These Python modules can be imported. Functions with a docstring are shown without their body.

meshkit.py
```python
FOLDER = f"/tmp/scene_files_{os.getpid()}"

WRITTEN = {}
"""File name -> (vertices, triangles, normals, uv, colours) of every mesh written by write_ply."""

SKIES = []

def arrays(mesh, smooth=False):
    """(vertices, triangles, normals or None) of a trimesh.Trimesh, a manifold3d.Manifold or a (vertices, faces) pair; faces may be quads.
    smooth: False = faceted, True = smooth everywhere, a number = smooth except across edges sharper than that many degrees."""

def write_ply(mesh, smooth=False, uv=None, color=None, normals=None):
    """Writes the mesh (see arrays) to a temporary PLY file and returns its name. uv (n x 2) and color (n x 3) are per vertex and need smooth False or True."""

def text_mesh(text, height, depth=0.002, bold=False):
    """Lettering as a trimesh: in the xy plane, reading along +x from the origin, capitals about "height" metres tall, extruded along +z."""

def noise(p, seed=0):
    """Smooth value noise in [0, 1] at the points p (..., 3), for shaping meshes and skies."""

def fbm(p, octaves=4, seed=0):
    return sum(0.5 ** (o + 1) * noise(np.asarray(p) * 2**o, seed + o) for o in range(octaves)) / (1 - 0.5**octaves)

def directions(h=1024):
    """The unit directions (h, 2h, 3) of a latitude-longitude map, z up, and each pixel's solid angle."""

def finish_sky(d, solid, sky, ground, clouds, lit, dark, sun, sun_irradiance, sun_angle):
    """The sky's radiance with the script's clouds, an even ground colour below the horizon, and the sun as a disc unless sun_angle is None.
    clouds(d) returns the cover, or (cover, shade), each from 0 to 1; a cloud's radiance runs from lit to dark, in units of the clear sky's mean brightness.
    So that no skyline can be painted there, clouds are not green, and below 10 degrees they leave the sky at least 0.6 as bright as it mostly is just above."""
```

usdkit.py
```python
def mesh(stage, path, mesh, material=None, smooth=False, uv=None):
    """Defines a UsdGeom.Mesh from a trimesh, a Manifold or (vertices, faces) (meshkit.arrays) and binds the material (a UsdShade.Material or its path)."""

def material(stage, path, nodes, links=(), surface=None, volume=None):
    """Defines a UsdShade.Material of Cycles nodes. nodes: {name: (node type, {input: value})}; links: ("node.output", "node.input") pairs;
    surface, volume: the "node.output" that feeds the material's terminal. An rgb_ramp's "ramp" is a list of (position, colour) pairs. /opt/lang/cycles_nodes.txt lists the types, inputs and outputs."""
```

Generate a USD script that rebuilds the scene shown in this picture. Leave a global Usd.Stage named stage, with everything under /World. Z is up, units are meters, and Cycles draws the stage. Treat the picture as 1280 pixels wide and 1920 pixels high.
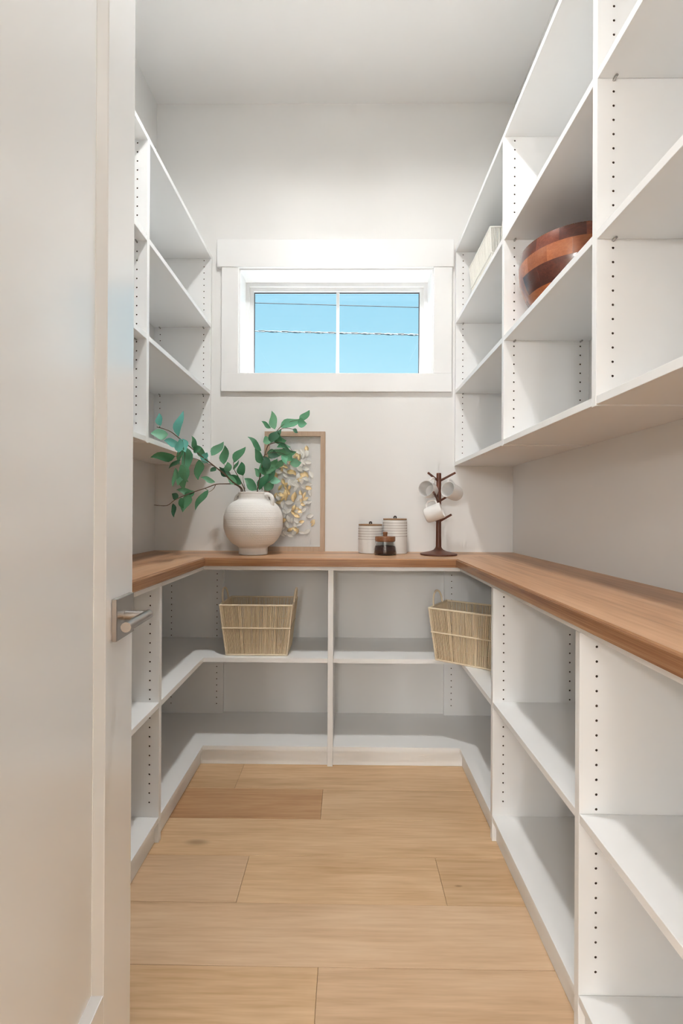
import math, random
import numpy as np, trimesh, manifold3d as m3, usdkit, meshkit
from shapely.geometry import Polygon, box as sbox
from pxr import Usd, UsdGeom, UsdLux, UsdShade, Gf, Sdf

random.seed(7); rng = np.random.default_rng(7)
stage = Usd.Stage.CreateInMemory()
UsdGeom.SetStageUpAxis(stage, UsdGeom.Tokens.z); UsdGeom.SetStageMetersPerUnit(stage, 1.0)
UsdGeom.Xform.Define(stage, '/World'); UsdGeom.Scope.Define(stage, '/World/Looks')

# ------------------------------------------------------------------ camera
FPX, CAM_H, YAW, PITCH, ROLL = 870.0, 1.13, 0.0106, 0.0015, 0.0049
_F = np.array([-math.sin(YAW)*math.cos(PITCH), math.cos(YAW)*math.cos(PITCH), math.sin(PITCH)])
_R0 = np.array([math.cos(YAW), math.sin(YAW), 0]); _U0 = np.cross(_R0, _F)
_R = math.cos(ROLL)*_R0 + math.sin(ROLL)*_U0; _U = -math.sin(ROLL)*_R0 + math.cos(ROLL)*_U0
cam = UsdGeom.Camera.Define(stage, '/World/camera')
M4 = Gf.Matrix4d(1)
for i, a in enumerate((_R, _U, -_F)): M4.SetRow(i, Gf.Vec4d(*map(float, a), 0))
M4.SetRow(3, Gf.Vec4d(0, 0, CAM_H, 1))
cam.AddTransformOp().Set(M4)
cam.CreateHorizontalApertureAttr(36.0); cam.CreateVerticalApertureAttr(54.0)
cam.CreateFocalLengthAttr(FPX*36/1280); cam.CreateClippingRangeAttr(Gf.Vec2f(0.01, 500))
cam.CreateExposureAttr(0.56)
LAMP_POWER, HALL_POWER, PENDANT_POWER, SKY_GAIN = 335.0, 300.0, 130.0, 0.78  # hall and pendant powers feed added fill lamps behind the camera
SUN_POWER, SUN_ELEV, SUN_AZ = 9.0, 72.0, 4.0
LAMP_COLOR = (0.975, 0.97, 0.95)
HALL_COLOR = (0.98, 0.97, 0.95)

def at(u, v, y):
    """the point of the plane at depth y seen at photo pixel (u, v)"""
    d = _F + _R*(u-640)/FPX + _U*(960-v)/FPX
    return np.array([0, 0, CAM_H]) + d*(y/d[1])

# ------------------------------------------------------------------ sky
sky_mat = usdkit.material(stage, '/World/Looks/sky', {
    'tc': ('texture_coordinate', {}), 'sep': ('separate_xyz', {}),
    'ramp': ('rgb_ramp', {'ramp': [(0.0, (0.55, 0.84, 0.96)), (0.27, (0.42, 0.76, 0.91)), (0.35, (0.38, 0.72, 0.885)), (0.43, (0.335, 0.67, 0.86)), (0.62, (0.17, 0.45, 0.82)), (1.0, (0.10, 0.30, 0.70))]}),
    'bg': ('background_shader', {'strength': SKY_GAIN})},
    [('tc.generated', 'sep.vector'), ('sep.z', 'ramp.fac'), ('ramp.color', 'bg.color')], surface='bg.background')
dome = UsdLux.DomeLight.Define(stage, '/World/sky')
dome.CreateIntensityAttr(1.0)
UsdShade.MaterialBindingAPI.Apply(dome.GetPrim()).Bind(sky_mat)

sun = UsdLux.DistantLight.Define(stage, '/World/sun')
sun.CreateIntensityAttr(SUN_POWER); sun.CreateNormalizeAttr(True); sun.CreateAngleAttr(0.53); sun.CreateColorAttr(Gf.Vec3f(1.0, 0.97, 0.92))
sun.AddRotateXYZOp().Set(Gf.Vec3f(-(90-SUN_ELEV), 0, SUN_AZ))

# ------------------------------------------------------------------ helpers
used = {}
def fresh(parent, name):
    k = (parent, name); n = used.get(k, -1) + 1; used[k] = n
    return f'{parent}/{name}' + (f'_{n:03d}' if n else '')
def tag(p, label=None, cat=None, group=None, kind=None):
    p = p.GetPrim() if hasattr(p, 'GetPrim') else p
    for k, v in (('label', label), ('category', cat), ('group', group), ('kind', kind)):
        if v: p.SetCustomDataByKey(k, v)
    return p
def thing(name, label, cat, loc=(0, 0, 0), rz=0, group=None, kind=None):
    x = UsdGeom.Xform.Define(stage, fresh('/World', name))
    x.AddTranslateOp().Set(Gf.Vec3d(*map(float, loc)))
    if rz: x.AddRotateZOp().Set(float(rz))
    x._loc = np.array(loc, float)
    x.GetPrim().SetCustomDataByKey('label', label)
    tag(x, label, cat, group, kind)
    ORIGIN[str(x.GetPath())] = np.array(loc, float) if not rz else np.zeros(3)
    return x
ORIGIN = {}
def obj(name, mesh, mat, parent=None, smooth=False, kind=None, label=None, cat=None, group=None):
    """one Mesh prim; the mesh is given in world axes and stored relative to the thing it belongs to"""
    pp = str(parent.GetPath()) if parent is not None else '/World'
    v, f, n = meshkit.arrays(mesh, False)
    top = '/' + '/'.join(pp.split('/')[1:3])
    o = ORIGIN.get(top, np.zeros(3)) if parent is not None else np.zeros(3)
    m = usdkit.mesh(stage, fresh(pp, name), trimesh.Trimesh(v - o, f, process=False), mat, smooth)
    tag(m, label, cat, group, kind)
    return m
def duplicate(src, loc, rz=0, label=None, group=None, matrix=None):
    p = src.GetPrim(); cd = p.GetCustomData(); base = p.GetName()
    x = UsdGeom.Xform.Define(stage, fresh('/World', base))
    x.GetPrim().GetReferences().AddInternalReference(p.GetPath())
    x.ClearXformOpOrder()
    if matrix is not None: x.MakeMatrixXform().Set(matrix)
    else:
        x.AddTranslateOp().Set(Gf.Vec3d(*map(float, loc))); x.AddRotateZOp().Set(float(rz))
    x.GetPrim().SetInstanceable(True)
    tag(x, label or cd['label'], cd['category'], group or cd.get('group'))
    return x
def bx(x0, x1, y0, y1, z0, z1, c=0.0008):
    """box with chamfered edges"""
    x0, x1 = sorted((x0, x1)); y0, y1 = sorted((y0, y1)); z0, z1 = sorted((z0, z1))
    if c <= 0:
        return trimesh.creation.box(bounds=[[x0, y0, z0], [x1, y1, z1]])
    P = []
    for sx, X in ((1, x0), (-1, x1)):
        for sy, Y in ((1, y0), (-1, y1)):
            for sz, W in ((1, z0), (-1, z1)):
                P += [(X, Y+sy*c, W+sz*c), (X+sx*c, Y, W+sz*c), (X+sx*c, Y+sy*c, W)]
    return tm(m3.Manifold.hull_points(np.array(P, np.float64)))
def tm(man):
    m = man.to_mesh(); return trimesh.Trimesh(np.array(m.vert_properties[:, :3], float), np.array(m.tri_verts), process=False)
def cat(*ms): return trimesh.util.concatenate([m for m in (ms[0] if len(ms) == 1 and isinstance(ms[0], list) else ms)])
def prism(poly, z0, z1):
    m = trimesh.creation.extrude_polygon(poly, z1 - z0, engine='earcut'); m.apply_translation((0, 0, z0)); return m
def tube(path, r, n=8, closed=False, cap=True):
    """round bar along a polyline; r a number or one per point"""
    P = np.asarray(path, float); K = len(P); r = np.broadcast_to(np.asarray(r, float), (K,))
    T = np.gradient(P, axis=0) if not closed else (np.roll(P, -1, 0) - np.roll(P, 1, 0))
    T /= np.linalg.norm(T, axis=1, keepdims=True)
    ref = np.array([0, 0, 1.0]) if abs(T[0, 2]) < 0.9 else np.array([1.0, 0, 0])
    N = np.cross(T[0], ref); N /= np.linalg.norm(N)
    V = []
    for i in range(K):
        N = N - T[i]*(N @ T[i]); N /= np.linalg.norm(N); B = np.cross(T[i], N)
        a = np.arange(n)*2*np.pi/n
        V.append(P[i] + r[i]*(np.cos(a)[:, None]*N + np.sin(a)[:, None]*B))
    V = np.concatenate(V); Fs = []
    for i in range(K if closed else K-1):
        a0, b0 = i*n, ((i+1) % K)*n
        for j in range(n):
            k = (j+1) % n
            Fs += [(a0+j, a0+k, b0+k), (a0+j, b0+k, b0+j)]
    if cap and not closed:
        V = np.vstack([V, P[0], P[-1]]); c0, c1 = len(V)-2, len(V)-1; e = (K-1)*n
        for j in range(n):
            k = (j+1) % n; Fs += [(c0, k, j), (c1, e+j, e+k)]
    return trimesh.Trimesh(V, np.array(Fs), process=False)
def lathe(prof, n=48, at_=(0, 0, 0)):
    m = trimesh.creation.revolve(np.array(prof, float), sections=n); m.apply_translation(at_); return m
def spline(pts, n):
    from scipy.interpolate import CubicSpline, PchipInterpolator
    P = np.asarray(pts, float); s = np.r_[0, np.cumsum(np.linalg.norm(np.diff(P, axis=0), axis=1))]
    q = np.linspace(0, s[-1], n)
    return np.stack([PchipInterpolator(s, P[:, k])(q) for k in range(P.shape[1])], 1)

# ------------------------------------------------------------------ materials
def L(name): return f'/World/Looks/{name}'
def plain(name, col, rough=0.5, bump=0.0, bscale=300, **kw):
    nodes = {'p': ('principled_bsdf', {'base_color': col, 'roughness': rough, **kw})}; links = []
    if bump:
        nodes['g'] = ('texture_coordinate', {}); nodes['n'] = ('noise_texture', {'scale': bscale, 'detail': 3}); nodes['b'] = ('bump', {'strength': bump, 'distance': 0.002})
        links = [('g.object', 'n.vector'), ('n.fac', 'b.height'), ('b.normal', 'p.normal')]
    return usdkit.material(stage, L(name), nodes, links, surface='p.BSDF')
M = {}
M['wall'] = plain('wall_paint', (0.845, 0.845, 0.835), 0.75, 0.08, 160)
M['ceiling'] = plain('ceiling_paint', (0.90, 0.903, 0.90), 0.85, 0.08, 120)
M['trim'] = plain('trim_paint', (0.90, 0.905, 0.905), 0.35)
M['door'] = plain('door_paint', (0.86, 0.87, 0.872), 0.3, ior=1.6, coat_weight=1.0, coat_roughness=0.16, coat_ior=1.75)
M['melamine'] = plain('white_melamine', (0.895, 0.90, 0.897), 0.42, 0.03, 500)
M['hole'] = plain('hole_brown', (0.10, 0.07, 0.05), 0.9)  # brown board core, darkened so the colour carries the shade inside the holes
M['vinyl'] = plain('white_vinyl', (0.86, 0.87, 0.88), 0.3)
M['gasket'] = plain('gasket_grey', (0.10, 0.10, 0.11), 0.6)
M['pin'] = plain('pin_metal', (0.45, 0.44, 0.42), 0.35, metallic=1.0)
M['nickel'] = plain('satin_nickel', (0.43, 0.405, 0.385), 0.26, metallic=1.0)
M['lamp'] = usdkit.material(stage, L('lamp_lens'), {'e': ('emission', {'color': LAMP_COLOR, 'strength': LAMP_POWER})}, surface='e.emission')
M['hall_lamp'] = usdkit.material(stage, L('hall_lamp_lens'), {'e': ('emission', {'color': HALL_COLOR, 'strength': HALL_POWER})}, surface='e.emission')  # glow of the added fill lamps on the ceiling outside
M['pendant_glow'] = usdkit.material(stage, L('pendant_globe'), {'e': ('emission', {'color': HALL_COLOR, 'strength': PENDANT_POWER})}, surface='e.emission')  # glow of the added globe lamps that fill the pantry from the front
M['pane'] = usdkit.material(stage, L('clear_pane'), {'t': ('transparent_bsdf', {'color': (0.985, 0.99, 0.99)}), 'g': ('glossy_bsdf', {'color': (1, 1, 1), 'roughness': 0.0}), 'f': ('layer_weight', {'blend': 0.5}),
    'pw': ('math', {'math_type': 'power', 'value2': 4.0}), 'ma': ('math', {'math_type': 'multiply_add', 'value2': 0.9, 'value3': 0.03}), 'm': ('mix_closure', {})},
    [('f.facing', 'pw.value1'), ('pw.value', 'ma.value1'), ('ma.value', 'm.fac'), ('t.BSDF', 'm.closure1'), ('g.BSDF', 'm.closure2')], surface='m.closure')
def wood(name, axis, dark, mid, light, rough=0.4, stretch=(2.2, 38, 38), big=0.5, fine=0.35, vary=0.0, spec=0.5, stave=0.0, knots=(), pos=(.30, .5, .68)):
    """grain running along an axis of object space"""
    s = {'x': stretch, 'y': (stretch[1], stretch[0], stretch[2]), 'z': (stretch[1], stretch[2], stretch[0])}[axis]
    s2 = tuple(v*0.22 for v in s); s3 = tuple(v*(5 if v > 5 else 2.5) for v in s)
    nodes = {'tc': ('texture_coordinate', {}), 'oi': ('object_info', {}), 'off': ('vector_math', {'math_type': 'scale', 'vector1': (13.1, 7.7, 5.3), 'scale': 1.0}),
        'add': ('vector_math', {'math_type': 'add'}),
        'm1': ('mapping', {'scale': s}), 'n1': ('noise_texture', {'scale': 1.0, 'detail': 5, 'roughness': 0.6, 'distortion': 0.8}),
        'm2': ('mapping', {'scale': s2}), 'n2': ('noise_texture', {'scale': 1.0, 'detail': 3, 'roughness': 0.5, 'distortion': 1.4}),
        'm3': ('mapping', {'scale': s3}), 'n3': ('noise_texture', {'scale': 1.0, 'detail': 2, 'roughness': 0.6}),
        'mixA': ('mix_float', {'fac': big}), 'mixB': ('mix_float', {'fac': fine}),
        'ramp': ('rgb_ramp', {'ramp': [(pos[0], dark), (pos[1], mid), (pos[2], light)]}),
        'hsv': ('hsv', {'fac': 1.0, 'hue': 0.5, 'saturation': 1.0}),
        'mr': ('map_range', {'from_min': 0, 'from_max': 1, 'to_min': 1-vary, 'to_max': 1+vary}),
        'b': ('bump', {'strength': 0.06, 'distance': 0.001}),
        'p': ('principled_bsdf', {'roughness': rough, 'specular_ior_level': spec})}
    links = [('oi.random', 'off.scale'), ('tc.object', 'add.vector1'), ('off.vector', 'add.vector2'),
        ('add.vector', 'm1.vector'), ('add.vector', 'm2.vector'), ('add.vector', 'm3.vector'), ('m1.vector', 'n1.vector'), ('m2.vector', 'n2.vector'), ('m3.vector', 'n3.vector'),
        ('n1.fac', 'mixA.a'), ('n2.fac', 'mixA.b'), ('mixA.result', 'mixB.a'), ('n3.fac', 'mixB.b'), ('mixB.result', 'ramp.fac'),
        ('ramp.color', 'hsv.color'), ('oi.random', 'mr.value'), ('mr.result', 'hsv.value'), ('n3.fac', 'b.height'), ('b.normal', 'p.normal')]
    last = 'hsv.color'
    if stave:
        across = {'x': 'y', 'y': 'x', 'z': 'x'}[axis]
        nodes.update({'sx': ('separate_xyz', {}), 'sd': ('math', {'math_type': 'divide', 'value2': stave}), 'sf': ('math', {'math_type': 'floor'}), 'wn': ('white_noise_texture', {'dimensions': '1D'}),
            'sm': ('map_range', {'from_min': 0, 'from_max': 1, 'to_min': 0.90, 'to_max': 1.08}), 'sh': ('hsv', {'fac': 1.0, 'hue': 0.5, 'saturation': 1.0})})
        links += [('tc.object', 'sx.vector'), (f'sx.{across}', 'sd.value1'), ('sd.value', 'sf.value1'), ('sf.value', 'wn.w'), ('wn.value', 'sm.value'), ('sm.result', 'sh.value'), (last, 'sh.color')]
        last = 'sh.color'
    for i, (kx, ky, kr) in enumerate(knots):
        nodes.update({f'kg{i}': ('geometry', {}), f'km{i}': ('mapping', {'location': (-kx*0.36, -ky, 0), 'scale': (0.36, 1, 1)}), f'kl{i}': ('vector_math', {'math_type': 'length'}),
            f'kn{i}': ('map_range', {'range_type': 'smoothstep', 'from_min': kr*0.15, 'from_max': kr, 'to_min': 0.5, 'to_max': 0.0, 'clamp': True}), f'kx{i}': ('mix_color', {'b': (0.16, 0.075, 0.03)})})
        links += [(f'kg{i}.position', f'km{i}.vector'), (f'km{i}.vector', f'kl{i}.vector1'), (f'kl{i}.value', f'kn{i}.value'), (f'kn{i}.result', f'kx{i}.fac'), (last, f'kx{i}.a')]
        last = f'kx{i}.result'
    links.append((last, 'p.base_color'))
    return usdkit.material(stage, L(name), nodes, links, surface='p.BSDF')
OAKK = [(-0.505, 1.585, 0.021), (0.345, 1.412, 0.006), (-0.47, 1.275, 0.005), (0.435, 1.195, 0.005), (-0.055, 1.19, 0.005)]
M['oak'] = wood('oak_plank', 'x', (0.54, 0.34, 0.18), (0.66, 0.445, 0.26), (0.745, 0.53, 0.33), 0.42, (2.2, 20, 20), 0.5, 0.33, 0.05, 0.4, knots=OAKK, pos=(.36, .5, .62))
M['oak_pale'] = wood('oak_plank_pale', 'x', (0.58, 0.385, 0.23), (0.69, 0.48, 0.305), (0.76, 0.555, 0.365), 0.42, (2.2, 20, 20), 0.5, 0.33, 0.04, 0.4, pos=(.36, .5, .62))
M['oak_dark'] = wood('oak_plank_dark', 'x', (0.42, 0.225, 0.11), (0.52, 0.30, 0.155), (0.60, 0.37, 0.20), 0.42, (2.2, 20, 20), 0.5, 0.33, 0.03, 0.4, pos=(.36, .5, .62))
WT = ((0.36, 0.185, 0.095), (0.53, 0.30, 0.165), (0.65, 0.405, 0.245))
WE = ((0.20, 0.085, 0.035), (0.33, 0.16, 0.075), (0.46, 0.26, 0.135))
M['top_x'] = wood('worktop_wood_across', 'x', *WT, 0.38, (1.1, 13, 13), 0.6, 0.22, 0.0, 0.5, stave=0.062, pos=(.405, .5, .60))
M['top_y'] = wood('worktop_wood_along', 'y', *WT, 0.38, (1.1, 13, 13), 0.6, 0.22, 0.0, 0.5, stave=0.062, pos=(.405, .5, .60))
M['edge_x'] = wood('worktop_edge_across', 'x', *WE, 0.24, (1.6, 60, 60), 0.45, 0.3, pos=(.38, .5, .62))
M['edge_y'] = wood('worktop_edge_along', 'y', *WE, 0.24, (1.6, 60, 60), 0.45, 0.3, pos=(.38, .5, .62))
M['walnut'] = wood('walnut', 'z', (0.06, 0.018, 0.01), (0.12, 0.04, 0.022), (0.19, 0.07, 0.04), 0.4, (6, 60, 60))
M['acacia'] = wood('acacia', 'x', (0.14, 0.055, 0.022), (0.24, 0.10, 0.042), (0.36, 0.17, 0.08), 0.4, (9, 70, 70))
M['lid_wood'] = wood('lid_wood', 'x', (0.22, 0.12, 0.06), (0.36, 0.21, 0.11), (0.45, 0.29, 0.16), 0.5, (9, 80, 80))
M['frame_wood'] = wood('frame_wood', 'z', (0.42, 0.29, 0.20), (0.52, 0.38, 0.275), (0.61, 0.46, 0.35), 0.6, (5, 70, 70))
BOWLW = [wood(f'bowl_wood_{k}', 'x', *c, 0.2, (9, 40, 40), 0.5, 0.3, 0.12, 0.9) for k, c in (('red', ((0.10, 0.022, 0.012), (0.19, 0.045, 0.022), (0.27, 0.075, 0.036))), ('orange', ((0.24, 0.065, 0.022), (0.37, 0.11, 0.038), (0.46, 0.16, 0.06))), ('dark', ((0.055, 0.014, 0.010), (0.10, 0.026, 0.016), (0.17, 0.045, 0.026))))]
M['plaster'] = plain('vase_plaster', (0.85, 0.835, 0.81), 0.8, 0.25, 220)
M['ceramic'] = plain('white_ceramic', (0.80, 0.785, 0.76), 0.35)
M['mug'] = plain('mug_glaze', (0.80, 0.785, 0.765), 0.3, 0.04, 300)
M['dash'] = plain('dash_grey', (0.36, 0.31, 0.27), 0.7)
M['leather'] = plain('dark_leather', (0.035, 0.02, 0.016), 0.5)
M['glass'] = plain('jar_glass', (0.97, 0.98, 0.98), 0.02, transmission_weight=1.0, ior=1.45)
M['coffee'] = plain('coffee', (0.055, 0.02, 0.014), 0.75, 0.9, 260)
M['rope'] = plain('seagrass_rope', (0.70, 0.56, 0.38), 0.8, 0.4, 500)
M['rope_pale'] = plain('pale_rope', (0.82, 0.70, 0.52), 0.8, 0.4, 500)
M['strand_a'] = plain('seagrass_strand', (0.76, 0.62, 0.43), 0.85, 0.4, 500)
M['white_rope'] = plain('bleached_rope', (0.86, 0.84, 0.78), 0.85, 0.4, 500)
M['white_strand'] = plain('bleached_strand', (0.83, 0.80, 0.73), 0.85, 0.4, 500)
M['linen'] = plain('linen_mount', (0.70, 0.69, 0.69), 0.9, 0.3, 700)
M['paper'] = plain('white_paper', (0.86, 0.84, 0.80), 0.6)
M['gold'] = plain('gold_leaf', (0.76, 0.58, 0.31), 0.35, metallic=0.6)
M['stem'] = plain('brown_stem', (0.13, 0.085, 0.055), 0.7)
M['stem_green'] = plain('green_stem', (0.16, 0.20, 0.09), 0.7)
def leafmat(name, a, b):
    return usdkit.material(stage, L(name), {'oi': ('object_info', {}), 'tc': ('texture_coordinate', {}), 'n': ('noise_texture', {'scale': 22.0, 'detail': 2}),
        'ad': ('math', {'math_type': 'add'}), 'hf': ('math', {'math_type': 'multiply', 'value2': 0.5}),
        'r': ('rgb_ramp', {'ramp': [(0.2, a), (0.8, b)]}), 'p': ('principled_bsdf', {'roughness': 0.48}), 't': ('translucent_bsdf', {}), 'm': ('mix_closure', {'fac': 0.28})},
        [('tc.object', 'n.vector'), ('n.fac', 'ad.value1'), ('oi.random', 'ad.value2'), ('ad.value', 'hf.value1'), ('hf.value', 'r.fac'), ('r.color', 'p.base_color'), ('r.color', 't.color'), ('p.BSDF', 'm.closure1'), ('t.BSDF', 'm.closure2')], surface='m.closure')
M['leaf'] = leafmat('green_leaf', (0.05, 0.22, 0.10), (0.17, 0.42, 0.24))
M['leaf_light'] = leafmat('light_green_leaf', (0.15, 0.46, 0.27), (0.26, 0.58, 0.40))
M['leaf_teal'] = leafmat('teal_leaf', (0.14, 0.55, 0.47), (0.26, 0.68, 0.62))
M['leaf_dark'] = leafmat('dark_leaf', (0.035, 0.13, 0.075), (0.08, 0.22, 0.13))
M['cable'] = plain('black_cable', (0.04, 0.045, 0.05), 0.6)
M['alu'] = plain('bare_aluminium', (0.3, 0.31, 0.32), 0.5, metallic=0.3)

# ------------------------------------------------------------------ room shell
YB, XL, XR, ZC, ZT = 2.4187, -1.0035, 0.8639, 3.266, 0.9283
YF0, YF1 = -0.02, 0.12                       # the front wall, with the doorway the camera stands in
WX0, WX1, WZ0, WZ1 = -0.566, 0.446, 1.852, 2.402
DX0, DX1, DZ = -0.365, 0.40, 2.46
HX0, HX1, HY = -2.4, 2.4, -7.0  # unseen room outside, stretched back to hold the added fill lamps
def wall_xz(x0, x1, z0, z1, hole, y0, y1):
    p = sbox(x0, z0, x1, z1).difference(sbox(*hole))
    m = trimesh.creation.extrude_polygon(p, y1-y0, engine='earcut')
    m.vertices = np.stack([m.vertices[:, 0], y1 - m.vertices[:, 2], m.vertices[:, 1]], 1)
    return m
S = 'structure'
LAMP_AT = (-.09, 1.20); HALL_AT = [(-.55, -5.4), (.55, -5.4)]; PENDANT_AT = [(-1.0, -2.7, 1.85), (-.35, -3.7, 1.85)]  # pantry lamp out of view; hall and pendant lamps are added fill
obj('wall_back', wall_xz(XL-.12, XR+.12, -.05, ZC+.1, (WX0, WZ0, WX1, WZ1), YB, YB+.24), M['wall'], kind=S, label='white painted end wall around the high window', cat='wall')
obj('wall_left', bx(XL-.12, XL, YF0, YB, -.05, ZC+.1, 0), M['wall'], kind=S, label='white painted wall behind the left shelving', cat='wall')
obj('wall_right', bx(XR, XR+.12, YF0, YB, -.05, ZC+.1, 0), M['wall'], kind=S, label='white painted wall behind the right shelving', cat='wall')
obj('wall_front', wall_xz(HX0, HX1, -.05, ZC+.1, (DX0, -.1, DX1, DZ), YF0, YF1), M['wall'], kind=S, label='white wall with the doorway to the pantry', cat='wall')
from shapely.geometry import Point
obj('ceiling', prism(sbox(XL-.12, YF1, XR+.12, YB+.12).difference(Point(*LAMP_AT).buffer(.0975)), ZC, ZC+.1), M['ceiling'], kind=S, label='plain white pantry ceiling', cat='ceiling')
_hc = sbox(HX0-.1, HY-.1, HX1+.1, YF1-.01)
for _x, _y in HALL_AT: _hc = _hc.difference(Point(_x, _y).buffer(.1325))
obj('ceiling_hall', prism(_hc, ZC-.25, ZC-.15), M['ceiling'], kind=S, label='white ceiling of the unseen room outside the pantry door', cat='ceiling')  # unseen room, closed in around the added fill lamps
obj('wall_hall_left', bx(HX0-.1, HX0, HY, YF0, -.05, ZC, 0), M['wall'], kind=S, label='left wall of the unseen room outside the pantry', cat='wall')
obj('wall_hall_right', bx(HX1, HX1+.1, HY, YF0, -.05, ZC, 0), M['wall'], kind=S, label='right wall of the unseen room outside the pantry', cat='wall')
obj('wall_hall_back', bx(HX0, HX1, HY-.1, HY, -.05, ZC, 0), M['wall'], kind=S, label='far wall of the unseen room outside the pantry', cat='wall')

# floor: every plank a part
fl = thing('floor', 'light oak plank floor running across the pantry', 'floor', kind=S)
obj('subfloor', bx(HX0-.1, HX1+.1, HY-.1, YB+.1, -.05, -.0135, 0), M['oak_dark'], fl)
rows = {2.082: [-.452], 1.896: [-.09], 1.711: [], 1.526: [-.314, .296], 1.342: [-.72], 1.155: [-.065]}
ytop = 2.082 + .186; k = 0
yrows = [(YB-.0005, 2.268)] + [(2.268, 2.082)] + [(a, b) for a, b in zip([2.082, 1.896, 1.711, 1.526, 1.342, 1.155], [1.896, 1.711, 1.526, 1.342, 1.155, .969])]
y = .969
while y > HY + .2: yrows.append((y, y-.186)); y -= .186
yrows.append((y, HY))
prng = random.Random(3)
tone = {(1.896, 0): 'oak_dark', (2.082, 0): 'oak', (2.082, 1): 'oak', (1.896, 1): 'oak', (1.711, 0): 'oak', (1.526, 0): 'oak_pale', (1.526, 1): 'oak', (1.526, 2): 'oak', (1.155, 0): 'oak', (1.155, 1): 'oak_pale', (1.342, 0): 'oak', (1.342, 1): 'oak_pale'}
for (y1, y0) in yrows:
    x0, x1 = (XL, XR) if y1 > YF1 else (HX0, HX1)
    if abs(y1 - .039) < .18 and y1 < .3: x0, x1 = (HX0, HX1) if y1 <= YF1 else (XL, XR)
    js = rows.get(round(y1, 3))
    if js is None: js = [prng.uniform(x0+.4, x1-.4)] if x1-x0 < 3 else [prng.uniform(-1.6, -.5), prng.uniform(.4, 1.6)]
    xs = [x0] + list(js) + [x1]
    for i in range(len(xs)-1):
        t = tone.get((round(y1, 3), i)) or prng.choice(['oak', 'oak', 'oak_pale'])
        obj('plank', bx(xs[i]+.0004, xs[i+1]-.0004, y0+.0004, y1-.0004, -.0135, prng.uniform(-.0003, 0), .0009), M[t], fl)

# window
win = thing('window_1', 'high white window with one centre glazing bar looking onto blue sky', 'window', ((WX0+WX1)/2, YB, WZ0), kind=S)
for nm, m in (('head_casing', bx(-.678, .549, YB-.022, YB, WZ1, 2.545, .002)), ('side_casing', bx(-.654, WX0, YB-.018, YB, WZ0, WZ1, .0015)), ('side_casing', bx(WX1, .541, YB-.018, YB, WZ0, WZ1, .0015)),
              ('sill_casing', bx(-.654, .541, YB-.02, YB, 1.757, WZ0, .0015))):
    obj(nm, m, M['trim'], win)
fy0, fy1 = 2.552, 2.63
j = .006
for m in (bx(WX0, WX0+j, YB-.001, fy1, WZ0, WZ1, 0), bx(WX1-j, WX1, YB-.001, fy1, WZ0, WZ1, 0), bx(WX0+j, WX1-j, YB-.001, fy1, WZ1-j, WZ1, 0), bx(WX0+j, WX1-j, YB-.001, fy1, WZ0, WZ0+j, 0)):
    obj('jamb_lining', m, M['trim'], win)
def ringframe(x0, x1, z0, z1, w, y0, y1, hd=None, c=.0015):
    hd = hd or w
    p = sbox(x0, z0, x1, z1).difference(sbox(x0+w, z0+w, x1-w, z1-hd))
    m = trimesh.creation.extrude_polygon(p, y1-y0, engine='earcut')
    m.vertices = np.stack([m.vertices[:, 0], y1 - m.vertices[:, 2], m.vertices[:, 1]], 1); return m
a = (WX0+j, WX1-j, WZ0+j, WZ1-j)
obj('frame', ringframe(*a, .020, fy0, fy1), M['vinyl'], win)
b_ = (a[0]+.020, a[1]-.020, a[2]+.020, a[3]-.020)
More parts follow.
